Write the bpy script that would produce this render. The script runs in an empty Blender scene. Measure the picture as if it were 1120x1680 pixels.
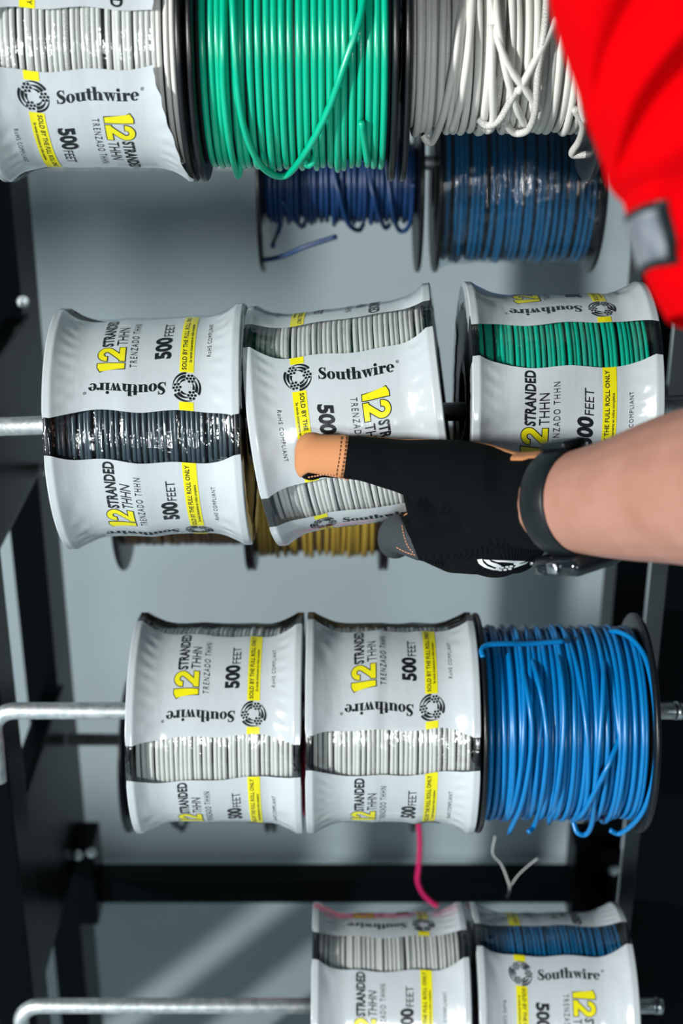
import bpy, bmesh, math, random
import numpy as np
from mathutils import Vector, Matrix

# ------------------------------------------------------------------ camera, world, lights, exposure
scn = bpy.context.scene
COL = scn.collection
PITCH = math.radians(24.0)
FPX = 50.0 / 24.0 * 1120.0
CAMZ = 1.5
cam_d = bpy.data.cameras.new('camera')
cam_d.sensor_fit = 'HORIZONTAL'; cam_d.sensor_width = 24.0; cam_d.lens = 50.0
cam_d.clip_start = 0.02
cam_d.dof.use_dof = True; cam_d.dof.focus_distance = 0.885; cam_d.dof.aperture_fstop = 5.6
cam = bpy.data.objects.new('camera', cam_d); COL.objects.link(cam)
cam.location = (0, 0, CAMZ); cam.rotation_euler = (math.pi / 2 - PITCH, 0, 0)
scn.camera = cam
scn.view_settings.view_transform = 'Standard'; scn.view_settings.look = 'None'
scn.view_settings.gamma = 1.0; scn.view_settings.use_curve_mapping = False
scn.view_settings.exposure = 0.0
scn.cycles.transparent_max_bounces = 16
scn.cycles.max_bounces = 8

world = bpy.data.worlds.new('world'); scn.world = world; world.use_nodes = True
wb = world.node_tree.nodes['Background']; wb.inputs[0].default_value = (0.72, 0.9, 1.0, 1); wb.inputs[1].default_value = 0.03

def area(name, loc, target, size, power, col, tall=None):
    l = bpy.data.lights.new(name, 'AREA'); l.shape = 'ELLIPSE'; l.size = size; l.size_y = tall or size; l.energy = power; l.color = col
    o = bpy.data.objects.new(name, l); COL.objects.link(o); o.location = loc
    o.rotation_euler = (Vector(target) - Vector(loc)).to_track_quat('-Z', 'Y').to_euler()
    return o
area('key_light', (-3.1, -1.9, 2.1), (0.0, 0.95, 1.05), 0.15, 252.0, (1.0, 0.985, 0.96), 0.60)
area('fill_light', (0.1, -1.6, 1.5), (0, 1.0, 1.1), 0.36, 19.0, (0.92, 0.98, 1.0))

# ------------------------------------------------------------------ helpers
R3 = math.radians
RT = Vector((1, 0, 0)); UP = Vector((0, math.sin(PITCH), math.cos(PITCH))); FW = Vector((0, math.cos(PITCH), -math.sin(PITCH)))
def P(px, py, d):
    """point seen at that picture position, d metres in front of the lens"""
    return Vector((0, 0, CAMZ)) + RT * ((px - 560) / FPX * d) + UP * ((840 - py) / FPX * d) + FW * d
def PY(px, py, Y):
    k = (840 - py) / FPX
    return P(px, py, Y / (math.cos(PITCH) + k * math.sin(PITCH)))
def elev(py): return math.atan((840 - py) / FPX) - PITCH
def z_from_edges(top, bot, Y): return CAMZ + Y * math.tan(0.5 * (elev(top) + elev(bot)))
def z_from_bottom(bot, R, Y):
    z = 1.0
    for _ in range(40):
        rho = math.hypot(Y, z - CAMZ); a = elev(bot) + math.asin(R / rho); z = CAMZ + Y * math.tan(a)
    return z

def mat(name, color, rough=0.5, metal=0.0, spec=0.5, coat=0.0):
    m = bpy.data.materials.new(name); m.use_nodes = True
    b = m.node_tree.nodes['Principled BSDF']
    b.inputs['Base Color'].default_value = (*color, 1); b.inputs['Roughness'].default_value = rough
    b.inputs['Metallic'].default_value = metal; b.inputs['Specular IOR Level'].default_value = spec
    b.inputs['Coat Weight'].default_value = coat; b.inputs['Coat Roughness'].default_value = 0.08
    return m
def nd(m, t, **kw):
    n = m.node_tree.nodes.new(t)
    for k, v in kw.items():
        if k in n.inputs: n.inputs[k].default_value = v
        else: setattr(n, k, v)
    return n
def lk(m, a, b): m.node_tree.links.new(a, b)
def bsdf(m): return m.node_tree.nodes['Principled BSDF']
def add_bump(m, scale, strength, dist=0.001, stretch=(1, 1, 1), detail=3.0, target=None):
    tc = nd(m, 'ShaderNodeTexCoord'); mp = nd(m, 'ShaderNodeMapping', Scale=stretch)
    nz = nd(m, 'ShaderNodeTexNoise', Scale=scale, Detail=detail)
    bp = nd(m, 'ShaderNodeBump', Strength=strength, Distance=dist)
    lk(m, tc.outputs['Object'], mp.inputs['Vector']); lk(m, mp.outputs[0], nz.inputs['Vector'])
    lk(m, nz.outputs['Fac'], bp.inputs['Height'])
    lk(m, bp.outputs[0], (target or bsdf(m)).inputs['Normal'])
    return bp
def add_mottle(m, c0, c1, scale, detail=4.0, lo=0.35, hi=0.65):
    tc = nd(m, 'ShaderNodeTexCoord'); nz = nd(m, 'ShaderNodeTexNoise', Scale=scale, Detail=detail)
    rp = nd(m, 'ShaderNodeValToRGB'); rp.color_ramp.elements[0].position = lo; rp.color_ramp.elements[1].position = hi
    rp.color_ramp.elements[0].color = (*c0, 1); rp.color_ramp.elements[1].color = (*c1, 1)
    lk(m, tc.outputs['Object'], nz.inputs['Vector']); lk(m, nz.outputs['Fac'], rp.inputs[0])
    lk(m, rp.outputs[0], bsdf(m).inputs['Base Color'])

M = {}
M['wall'] = mat('wall_paint', (0.32, 0.385, 0.41), 0.6, spec=0.3); add_mottle(M['wall'], (0.325, 0.41, 0.445), (0.35, 0.435, 0.47), 2.2)
M['floor'] = mat('floor_paint', (0.32, 0.385, 0.41), 0.5, spec=0.3); add_mottle(M['floor'], (0.40, 0.49, 0.53), (0.44, 0.54, 0.58), 5.0)
M['post'] = mat('black_powder_coat', (0.0012, 0.0026, 0.0033), 0.3, spec=0.05); add_bump(M['post'], 900, 0.12, 0.0002)
M['zinc'] = mat('zinc_plated_steel', (0.62, 0.68, 0.69), 0.5, metal=1.0)
add_bump(M['zinc'], 500, 0.5, 0.0003)
add_mottle(M['zinc'], (0.55, 0.63, 0.65), (0.86, 0.90, 0.90), 160, 3)
M['bolt'] = mat('bolt_steel', (0.6, 0.66, 0.68), 0.3, metal=1.0)
M['flange'] = mat('black_plastic', (0.005, 0.007, 0.009), 0.33, spec=0.4); add_bump(M['flange'], 350, 0.15, 0.0004)
M['film'] = mat('white_print_film', (0.50, 0.56, 0.59), 0.18, spec=0.45, coat=0.3)
M['yellow'] = mat('yellow_ink', (0.76, 0.71, 0.01), 0.28, spec=0.4)
M['ink'] = mat('black_ink', (0.010, 0.014, 0.018), 0.3, spec=0.4)
def film_bump(m):
    tc = nd(m, 'ShaderNodeTexCoord')
    mp = nd(m, 'ShaderNodeMapping', Scale=(1, 0.22, 0.22)); nz = nd(m, 'ShaderNodeTexNoise', Scale=230, Detail=2.0)
    n2 = nd(m, 'ShaderNodeTexNoise', Scale=55, Detail=3.0)
    ad = nd(m, 'ShaderNodeMath', operation='MULTIPLY_ADD'); ad.inputs[1].default_value = 0.35
    bp = nd(m, 'ShaderNodeBump', Strength=0.32, Distance=0.0012)
    lk(m, tc.outputs['Object'], mp.inputs['Vector']); lk(m, mp.outputs[0], nz.inputs['Vector']); lk(m, tc.outputs['Object'], n2.inputs['Vector'])
    lk(m, nz.outputs['Fac'], ad.inputs[0]); lk(m, n2.outputs['Fac'], ad.inputs[2]); lk(m, ad.outputs[0], bp.inputs['Height'])
    return bp
for k in ('film', 'yellow', 'ink'):
    b_ = film_bump(M[k]); lk(M[k], b_.outputs[0], bsdf(M[k]).inputs['Normal'])
    if k == 'film': lk(M[k], b_.outputs[0], bsdf(M[k]).inputs['Coat Normal'])

def clear_film(name, tint, refl, bumpy):
    m = bpy.data.materials.new(name); m.use_nodes = True
    nt = m.node_tree; nt.nodes.remove(nt.nodes['Principled BSDF'])
    out = nt.nodes['Material Output']
    tr = nd(m, 'ShaderNodeBsdfTransparent'); tr.inputs[0].default_value = (*tint, 1)
    gl = nd(m, 'ShaderNodeBsdfGlossy', Roughness=0.10); gl.inputs[0].default_value = (1, 1, 1, 1)
    lw = nd(m, 'ShaderNodeFresnel', IOR=1.42)
    mu = nd(m, 'ShaderNodeMath', operation='MULTIPLY_ADD'); mu.inputs[1].default_value = refl; mu.inputs[2].default_value = 0.025; mn = nd(m, 'ShaderNodeMath', operation='MINIMUM'); mn.inputs[1].default_value = 0.11
    mx = nd(m, 'ShaderNodeMixShader')
    tc = nd(m, 'ShaderNodeTexCoord'); mp = nd(m, 'ShaderNodeMapping', Scale=(1, 0.10, 0.10))
    nz = nd(m, 'ShaderNodeTexNoise', Scale=170, Detail=3.0)
    n2 = nd(m, 'ShaderNodeTexNoise', Scale=70, Detail=3.0, Distortion=1.5)
    ad = nd(m, 'ShaderNodeMath', operation='MULTIPLY_ADD'); ad.inputs[1].default_value = 2.6
    bp = nd(m, 'ShaderNodeBump', Strength=bumpy, Distance=0.002)
    lk(m, tc.outputs['Object'], mp.inputs['Vector']); lk(m, mp.outputs[0], nz.inputs['Vector']); lk(m, tc.outputs['Object'], n2.inputs['Vector'])
    lk(m, nz.outputs['Fac'], ad.inputs[0]); lk(m, n2.outputs['Fac'], ad.inputs[2]); lk(m, ad.outputs[0], bp.inputs['Height'])
    lk(m, bp.outputs[0], gl.inputs['Normal']); lk(m, bp.outputs[0], lw.inputs['Normal'])
    lk(m, lw.outputs[0], mu.inputs[0]); lk(m, mu.outputs[0], mn.inputs[0]); lk(m, mn.outputs[0], mx.inputs[0]); lk(m, tr.outputs[0], mx.inputs[1]); lk(m, gl.outputs[0], mx.inputs[2])
    lk(m, mx.outputs[0], out.inputs['Surface'])
    return m
M['clear'] = clear_film('clear_film', (0.89, 0.925, 0.94), 1.3, 0.42)
M['clear_loose'] = clear_film('clear_stretch_wrap', (0.84, 0.88, 0.90), 1.6, 0.9)

def wire_mat(name, c, rough=0.28, spec=0.5, ink=False):
    m = mat(name, c, rough, spec=spec)
    if ink:   # tiny black legend printed along some turns
        at = nd(m, 'ShaderNodeAttribute', attribute_name='ink'); uv = nd(m, 'ShaderNodeUVMap')
        mp = nd(m, 'ShaderNodeMapping', Scale=(1, 3.0, 1)); nz = nd(m, 'ShaderNodeTexNoise', Scale=1400, Detail=1.0)
        lk(m, uv.outputs[0], mp.inputs['Vector']); lk(m, mp.outputs[0], nz.inputs['Vector'])
        gt = nd(m, 'ShaderNodeMath', operation='GREATER_THAN'); gt.inputs[1].default_value = 0.57
        mu = nd(m, 'ShaderNodeMath', operation='MULTIPLY'); mx = nd(m, 'ShaderNodeMix', data_type='RGBA')
        g2 = nd(m, 'ShaderNodeMath', operation='GREATER_THAN'); g2.inputs[1].default_value = 0.6
        lk(m, nz.outputs['Fac'], gt.inputs[0]); lk(m, at.outputs['Fac'], g2.inputs[0]); lk(m, gt.outputs[0], mu.inputs[0]); lk(m, g2.outputs[0], mu.inputs[1])
        lk(m, mu.outputs[0], mx.inputs['Factor']); mx.inputs['A'].default_value = (*c, 1); mx.inputs['B'].default_value = (0.10, 0.10, 0.10, 1)
        lk(m, mx.outputs['Result'], bsdf(m).inputs['Base Color'])
    return m
M['w_green'] = wire_mat('green_insulation', (0.0, 0.44, 0.26), 0.25, ink=False)
M['w_green2'] = wire_mat('green_insulation_printed', (0.0, 0.46, 0.30), 0.4, ink=True)
M['w_white'] = wire_mat('white_insulation', (0.70, 0.70, 0.66), 0.4, ink=True)
M['w_black'] = wire_mat('black_insulation', (0.05, 0.075, 0.092), 0.25)
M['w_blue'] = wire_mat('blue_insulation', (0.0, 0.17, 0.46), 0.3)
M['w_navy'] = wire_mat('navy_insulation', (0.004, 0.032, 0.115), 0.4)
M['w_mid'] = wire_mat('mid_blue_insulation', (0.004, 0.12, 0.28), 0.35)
M['w_yellow'] = wire_mat('yellow_insulation', (0.30, 0.205, 0.025), 0.4)
M['w_brown'] = wire_mat('brown_insulation', (0.16, 0.10, 0.05), 0.4)
M['w_pink'] = wire_mat('pink_insulation', (0.62, 0.01, 0.13), 0.35)
M['core'] = mat('spool_core', (0.02, 0.024, 0.028), 0.5)
M['skin'] = mat('skin', (0.62, 0.36, 0.27), 0.5, spec=0.35)
M['knit'] = mat('black_knit', (0.0035, 0.005, 0.006), 0.9, spec=0.06)
M['leather'] = mat('tan_leather', (0.52, 0.235, 0.105), 0.8, spec=0.2)
M['suede'] = mat('grey_suede', (0.045, 0.055, 0.062), 0.85, spec=0.2)
M['stitch'] = mat('orange_thread', (0.55, 0.25, 0.15), 0.7)
M['dark_stitch'] = mat('brown_thread', (0.16, 0.05, 0.02), 0.7)
M['white_print'] = mat('white_print', (0.75, 0.78, 0.80), 0.5)
M['strap'] = mat('black_rubber', (0.006, 0.010, 0.012), 0.4, spec=0.3)
M['watchglass'] = mat('watch_glass', (0.008, 0.012, 0.016), 0.08, spec=0.6)
M['steel'] = mat('watch_steel', (0.55, 0.58, 0.62), 0.22, metal=1.0)
M['red'] = mat('red_cotton', (0.56, 0.0, 0.002), 0.9, spec=0.03)
M['badge'] = mat('badge_grey', (0.17, 0.20, 0.23), 0.5)
add_mottle(M['badge'], (0.10, 0.12, 0.15), (0.27, 0.30, 0.33), 60, 3)
M['thread'] = mat('loose_plastic', (0.55, 0.6, 0.6), 0.4)

# skin: mottled pink
add_mottle(M['skin'], (0.35, 0.172, 0.122), (0.415, 0.215, 0.163), 45, 5, 0.3, 0.7); add_bump(M['skin'], 420, 0.18, 0.0006)
bsdf(M['skin']).inputs['Subsurface Weight'].default_value = 0.08; bsdf(M['skin']).inputs['Subsurface Radius'].default_value = (0.01, 0.004, 0.002)
add_bump(M['leather'], 900, 0.35, 0.0005); add_bump(M['suede'], 700, 0.6, 0.0008); add_bump(M['red'], 1200, 0.2, 0.0004)
def knit_bump(m):
    tc = nd(m, 'ShaderNodeTexCoord'); wv = nd(m, 'ShaderNodeTexWave', Scale=330.0, Distortion=0.5); wv.wave_type = 'BANDS'; wv.bands_direction = 'DIAGONAL'
    bp = nd(m, 'ShaderNodeBump', Strength=0.7, Distance=0.0007)
    lk(m, tc.outputs['Object'], wv.inputs['Vector']); lk(m, wv.outputs['Fac'], bp.inputs['Height']); lk(m, bp.outputs[0], bsdf(m).inputs['Normal'])
knit_bump(M['knit'])

def link(o, parent=None):
    COL.objects.link(o)
    if parent is not None: o.parent = parent
    return o
class MB:
    """collects polygons with material slots, becomes ONE mesh object"""
    def __init__(s): s.v = []; s.f = []; s.mi = []; s.n = 0; s.ink = []; s.uv = []
    def add(s, verts, faces, mi=0, ink=0.0, uv=None):
        verts = np.asarray(verts, dtype=np.float64).reshape(-1, 3)
        s.v.append(verts); s.f.extend([tuple(int(i) + s.n for i in f) for f in faces]); s.mi.extend([mi] * len(faces))
        s.ink.append(np.broadcast_to(np.asarray(ink, dtype=np.float64), (len(verts),)))
        s.uv.append(np.zeros((len(verts), 2)) if uv is None else uv)
        s.n += len(verts)
    def mesh(s, name, mats, smooth=True, attrs=False):
        me = bpy.data.meshes.new(name)
        V = np.concatenate(s.v) if s.v else np.zeros((0, 3))
        me.from_pydata(V.tolist(), [], s.f)
        for m in mats: me.materials.append(m)
        me.polygons.foreach_set('material_index', np.array(s.mi, dtype=np.int32))
        me.polygons.foreach_set('use_smooth', np.full(len(s.f), smooth))
        if attrs:
            a = me.attributes.new('ink', 'FLOAT', 'POINT'); a.data.foreach_set('value', np.concatenate(s.ink).astype(np.float32))
            ul = me.uv_layers.new(name='UVMap'); li = np.zeros(len(me.loops), dtype=np.int32); me.loops.foreach_get('vertex_index', li)
            ul.data.foreach_set('uv', np.concatenate(s.uv)[li].astype(np.float32).ravel())
        me.update()
        return me
    def build(s, name, mats, parent=None, smooth=True, attrs=False):
        if not isinstance(mats, (list, tuple)): mats = [mats]
        return link(bpy.data.objects.new(name, s.mesh(name, mats, smooth, attrs)), parent)
    def box(s, c, size, mi=0, rot=None, bevel=0.0):
        bm = bmesh.new(); bmesh.ops.create_cube(bm, size=1.0)
        for v in bm.verts: v.co = Vector((v.co.x * size[0], v.co.y * size[1], v.co.z * size[2]))
        if bevel > 0: bmesh.ops.bevel(bm, geom=list(bm.edges), offset=bevel, segments=2, affect='EDGES', profile=0.7)
        s.bm(bm, Matrix.Translation(Vector(c)) @ (rot.to_4x4() if rot else Matrix.Identity(4)), mi)
    def bm(s, bm, mtx=None, mi=0):
        bm.verts.index_update()
        vs = [((mtx @ v.co) if mtx else v.co)[:] for v in bm.verts]
        s.add(vs, [[v.index for v in f.verts] for f in bm.faces], mi); bm.free()
    def tube(s, pts, r, n=8, mi=0, cap=True, ink=0.0):
        p = np.asarray([tuple(q) for q in pts], dtype=np.float64); k = len(p)
        rr = np.broadcast_to(np.asarray(r, dtype=np.float64), (k,))
        t = np.gradient(p, axis=0); t /= (np.linalg.norm(t, axis=1)[:, None] + 1e-12)
        a = np.array([1.0, 0.03, 0.01]) if abs(t[0][0]) < 0.85 else np.array([0.0, 1.0, 0.02])
        N = np.zeros_like(p); nrm = a - t[0] * np.dot(a, t[0]); nrm /= np.linalg.norm(nrm)
        for i in range(k):
            nrm = nrm - t[i] * np.dot(nrm, t[i]); nrm /= (np.linalg.norm(nrm) + 1e-12); N[i] = nrm
        B = np.cross(t, N)
        an = np.linspace(0, 2 * math.pi, n, endpoint=False)
        V = p[:, None, :] + rr[:, None, None] * (np.cos(an)[None, :, None] * N[:, None, :] + np.sin(an)[None, :, None] * B[:, None, :])
        L = np.concatenate([[0], np.cumsum(np.linalg.norm(np.diff(p, axis=0), axis=1))])
        uv = np.stack([np.repeat(L[:, None], n, 1), np.repeat((an / (2 * math.pi) * 0.01)[None, :], k, 0)], -1).reshape(-1, 2)
        fs = []
        for i in range(k - 1):
            for j in range(n):
                fs.append((i * n + j, i * n + (j + 1) % n, (i + 1) * n + (j + 1) % n, (i + 1) * n + j))
        if cap: fs.append(tuple(range(n - 1, -1, -1))); fs.append(tuple((k - 1) * n + j for j in range(n)))
        s.add(V.reshape(-1, 3), fs, mi, ink, uv)
    def lathe(s, prof, n=96, mi=0, closed=False):
        """profile of (x, r) turned round the X axis"""
        pr = np.asarray(prof); k = len(pr); an = np.linspace(0, 2 * math.pi, n, endpoint=False)
        V = np.zeros((k, n, 3)); V[:, :, 0] = pr[:, 0][:, None]; V[:, :, 1] = pr[:, 1][:, None] * np.cos(an); V[:, :, 2] = pr[:, 1][:, None] * np.sin(an)
        fs = []
        for i in range(k if closed else k - 1):
            a, b = i, (i + 1) % k
            for j in range(n): fs.append((a * n + j, b * n + j, b * n + (j + 1) % n, a * n + (j + 1) % n))
        s.add(V.reshape(-1, 3), fs, mi)
def smoothpts(pts, n):
    """Catmull-Rom through points"""
    p = np.asarray([tuple(q) for q in pts], dtype=np.float64); p = np.vstack([2 * p[0] - p[1], p, 2 * p[-1] - p[-2]]); out = []
    for i in range(1, len(p) - 2):
        for t in np.linspace(0, 1, n, endpoint=False):
            a, b, c, d = p[i - 1], p[i], p[i + 1], p[i + 2]
            out.append(0.5 * (2 * b + (c - a) * t + (2 * a - 5 * b + 4 * c - d) * t * t + (3 * b - a - 3 * c + d) * t ** 3))
    out.append(p[-2]); return np.array(out)
def tag(o, label, cat, group=None):
    o['label'] = label; o['category'] = cat
    if group: o['group'] = group
    return o
def empty(name, loc, rot=None):
    o = bpy.data.objects.new(name, None); COL.objects.link(o); o.location = loc; o.empty_display_size = 0.05
    if rot is not None: o.rotation_mode = 'QUATERNION'; o.rotation_quaternion = rot
    return o

# ------------------------------------------------------------------ room
def slab(name, c, size, m):
    b = MB(); b.box(c, size); o = b.build(name, m, smooth=False); o['kind'] = 'structure'; return o
slab('floor', (0, 0.7, -0.05), (6, 6.0, 0.1), M['floor'])
slab('wall_back', (0, 1.95 + 0.05, 1.35), (6, 0.1, 2.9), M['wall'])

# ------------------------------------------------------------------ the rack
YF, YB = 0.905, 1.24
rack = empty('wire_rack', (0, 1.1, 0))
tag(rack, 'black steel rack frame of upright posts and a crossbar holding the wire spools', 'rack')
RI = Matrix.Translation((0, -1.1, 0))
def rpart(b, name, m, smooth=False):
    o = b.build(name, m, rack, smooth); o.matrix_parent_inverse = RI; return o
def post(x, y, dx, dy, z0=0.05, z1=1.95, lean=0.0):
    b = MB(); b.box((x, y, (z0 + z1) / 2), (dx, dy, z1 - z0), bevel=0.002); o = rpart(b, 'post', M['post'])
    return o
post(-0.285, 0.985, 0.034, 0.05); post(0.2735, 0.985, 0.057, 0.055)
post(-0.302, 1.275, 0.032, 0.075); post(0.284, 1.275, 0.032, 0.06)
zc_bar = 0.505
b = MB(); b.box((-0.01, 1.26, zc_bar - 0.012), (0.57, 0.03, 0.03), bevel=0.0015); rpart(b, 'crossbar', M['post'])
b = MB(); b.box((-0.01, 1.26, 1.85), (0.57, 0.03, 0.03), bevel=0.0015); rpart(b, 'crossbar', M['post'])
for x, w in ((-0.288, 0.03), (0.272, 0.03)):
    b = MB(); b.box((x, 1.252, zc_bar + 0.008), (0.05, 0.05, 0.10), bevel=0.003); rpart(b, 'corner_bracket', M['post'])
for x, zz, hh in ((-0.293, 0.645, 0.21), (-0.293, 1.065, 0.15), (0.277, 0.50, 0.05), (-0.293, 1.55, 0.05), (0.277, 1.07, 0.05)):
    b = MB(); b.box((x, 1.13, zz), (0.02, 0.25, hh), bevel=0.004); rpart(b, 'side_rail', M['post'])
for x, y in ((-0.285, 0.985), (0.262, 0.985), (-0.302, 1.275), (0.284, 1.275)):
    b = MB(); b.box((x, y, 0.03), (0.06, 0.08, 0.06), bevel=0.006); rpart(b, 'foot', M['post'])

for px_, py_, yy in ((38, 495, 1.2375), (1006, 1427, 1.2270), (128, 1402, 1.2270), (150, 1398, 1.2270)):
    q = PY(px_, py_, yy); b = MB()
    for r_, y0, y1, n_ in ((0.0055, 0.0, -0.0012, 24), (0.0040, -0.0012, -0.0045, 6)):
        b.lathe([(-y0, 0.0001), (-y0, r_), (-y1, r_), (-y1 + 0.0003, r_ * 0.6), (-y1 + 0.0003, 0.0001)], n_)
    V = np.concatenate(b.v); b.v = [np.stack([V[:, 1], -V[:, 0], V[:, 2]], 1) + np.array(q)]
    rpart(b, 'bolt', M['bolt'])

# ------------------------------------------------------------------ print on the label film (flat, millimetres)
ROWA = 81.7   # length of one printed panel round the spool
W = 122.5
PRINT = []    # (triangles (n,3,2) in panel mm, slot, lift)
def tris_from_poly(poly):
    bm = bmesh.new(); vs = [bm.verts.new((p[0], p[1], 0)) for p in poly]; f = bm.faces.new(vs)
    r = bmesh.ops.triangulate(bm, faces=[f]); out = [[(v.co.x, v.co.y) for v in t.verts] for t in r['faces']]; bm.free()
    return np.array(out)
def strip_tris(a, b):
    a = np.asarray(a); b = np.asarray(b); t = []
    for i in range(len(a) - 1): t.append([a[i], a[i + 1], b[i + 1]]); t.append([a[i], b[i + 1], b[i]])
    return np.array(t)
def stroke(pts, w):
    p = np.asarray(pts, float); w = np.broadcast_to(np.asarray(w, float), (len(p),)); t = np.gradient(p, axis=0); t /= np.linalg.norm(t, axis=1)[:, None] + 1e-9
    n = np.stack([-t[:, 1], t[:, 0]], 1) * (w / 2)[:, None]
    return strip_tris(p + n, p - n)
def ring(cx, cy, rx, ry, ix, iy, a0=0, a1=360, n=28):
    a = np.radians(np.linspace(a0, a1, n))
    return strip_tris(np.stack([cx + rx * np.cos(a), cy + ry * np.sin(a)], 1), np.stack([cx + ix * np.cos(a), cy + iy * np.sin(a)], 1))
def disc(cx, cy, r, n=10): return tris_from_poly([(cx + r * math.cos(2 * math.pi * i / n), cy + r * math.sin(2 * math.pi * i / n)) for i in range(n)])
def rect(x0, y0, x1, y1): return np.array([[(x0, y0), (x1, y0), (x1, y1)], [(x0, y0), (x1, y1), (x0, y1)]])
def font_tris(txt, height, bold=0.0, spacing=1.0, shear=0.0):
    cu = bpy.data.curves.new('t', 'FONT'); cu.body = txt; cu.size = 1.0; cu.offset = bold; cu.space_character = spacing; cu.shear = shear; cu.resolution_u = 3
    o = bpy.data.objects.new('t', cu); COL.objects.link(o); dg = bpy.context.evaluated_depsgraph_get(); dg.update()
    me = bpy.data.meshes.new_from_object(o.evaluated_get(dg)); me.calc_loop_triangles()
    v = np.array([q.co[:2] for q in me.vertices]); t = np.array([q.vertices[:] for q in me.loop_triangles])
    out = v[t] if len(t) else np.zeros((0, 3, 2))
    bpy.data.objects.remove(o); bpy.data.curves.remove(cu); bpy.data.meshes.remove(me)
    return out
CAPH = None
def text_fit(txt, length, cap, bold=0.0, spacing=1.0, shear=0.0):
    """text scaled to an exact length and capital height"""
    t = font_tris(txt, 1, bold, spacing, shear); x0 = t[:, :, 0].min(); x1 = t[:, :, 0].max()
    ref = font_tris('H', 1, bold); h = ref[:, :, 1].max(); y0 = ref[:, :, 1].min()
    t = t.copy(); t[:, :, 0] = (t[:, :, 0] - x0) / (x1 - x0) * length; t[:, :, 1] = (t[:, :, 1] - y0) / (h - y0) * cap
    return t
def put_down(t, xb, s0, slot=1, lift=0.0):   # reads down the panel, tops to the right
    q = np.stack([xb + t[:, :, 1], s0 + t[:, :, 0]], -1); PRINT.append((q, slot, lift))
def put_up(t, x0, sb, slot=1, lift=0.0):     # reads across the panel
    q = np.stack([x0 + t[:, :, 0], sb - t[:, :, 1]], -1); PRINT.append((q, slot, lift))

def fat_word():
    """the bold fat-face maker's word, capital height 1"""
    T = []; x = 0.0; xh = 0.66
    def go(*ts):
        for t in ts: q = np.array(t, float); q[:, :, 0] += x; T.append(q)
    # S
    c = smoothpts([(0.60, 0.80), (0.47, 0.955), (0.30, 0.955), (0.16, 0.80), (0.24, 0.62), (0.42, 0.48), (0.57, 0.32), (0.52, 0.12), (0.34, 0.04), (0.15, 0.08), (0.05, 0.27)], 5)
    w = np.interp(np.linspace(0, 1, len(c)), [0, 0.12, 0.28, 0.5, 0.72, 0.88, 1], [0.05, 0.07, 0.17, 0.30, 0.17, 0.07, 0.05])
    go(stroke(c, w), rect(0.575, 0.68, 0.635, 1.0), rect(0.02, 0.0, 0.08, 0.34)); x += 0.74
    go(ring(0.34, xh / 2, 0.34, xh / 2 + 0.02, 0.10, xh / 2 - 0.03)); x += 0.72
    go(rect(0.06, 0.16, 0.32, xh), rect(0, xh - 0.06, 0.1, xh), ring(0.32, 0.2, 0.26, 0.22, 0.02, 0.14, 180, 275), stroke([(0.32, 0.02), (0.42, 0.03), (0.52, 0.12)], [0.08, 0.06, 0.05]),
       rect(0.48, 0, 0.74, xh), rect(0.40, xh - 0.06, 0.5, xh), rect(0.74, 0, 0.82, 0.06)); x += 0.80
    go(rect(0.12, 0.14, 0.38, 0.90), rect(0, xh - 0.07, 0.52, xh), ring(0.38, 0.2, 0.26, 0.22, 0.06, 0.16, 180, 290)); x += 0.50
    go(rect(0.08, 0, 0.34, 1.02), rect(0, 0.96, 0.1, 1.02), rect(0, 0, 0.42, 0.06), stroke([(0.34, 0.5), (0.45, 0.62), (0.55, 0.63)], [0.05, 0.07, 0.1]),
       rect(0.50, 0, 0.76, 0.46), ring(0.52, 0.44, 0.24, 0.22, 0.02, 0.1, 0, 90), rect(0.44, 0, 0.84, 0.06)); x += 0.84
    for dx in (0.0, 0.36):
        go(np.array([[(0.06 + dx, xh), (0.34 + dx, xh), (0.42 + dx, 0)], [(0.06 + dx, xh), (0.42 + dx, 0), (0.30 + dx, 0)]]), stroke([(0.36 + dx, 0.02), (0.54 + dx, xh)], [0.05, 0.06]))
    go(rect(0, xh - 0.06, 0.42, xh), rect(0.40, xh - 0.06, 0.74, xh), rect(0.78, xh - 0.06, 1.0, xh)); x += 0.98
    go(rect(0.08, 0, 0.34, xh), rect(0, xh - 0.06, 0.1, xh), rect(0, 0, 0.42, 0.06), disc(0.21, 0.86, 0.14, 14)); x += 0.46
    go(rect(0.08, 0, 0.34, xh), rect(0, xh - 0.06, 0.1, xh), rect(0, 0, 0.42, 0.06), stroke([(0.34, 0.42), (0.42, 0.60), (0.52, 0.62)], [0.05, 0.07, 0.08]), disc(0.53, 0.53, 0.12, 12)); x += 0.64
    go(ring(0.34, xh / 2, 0.34, xh / 2 + 0.02, 0.10, xh / 2 - 0.04, 0, 318), rect(0.22, xh / 2 - 0.02, 0.64, xh / 2 + 0.04)); x += 0.70
    return np.concatenate(T), x
word, wl = fat_word()
word = word * np.array([49.0 / wl, 7.6])
put_up(word, 46.5, 17.6)
put_up(np.concatenate([ring(1.0, 1.0, 1.0, 1.0, 0.78, 0.78, n=14), text_fit('R', 0.8, 1.1) + np.array([0.6, 0.45])]), 96.6, 12.6)
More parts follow.
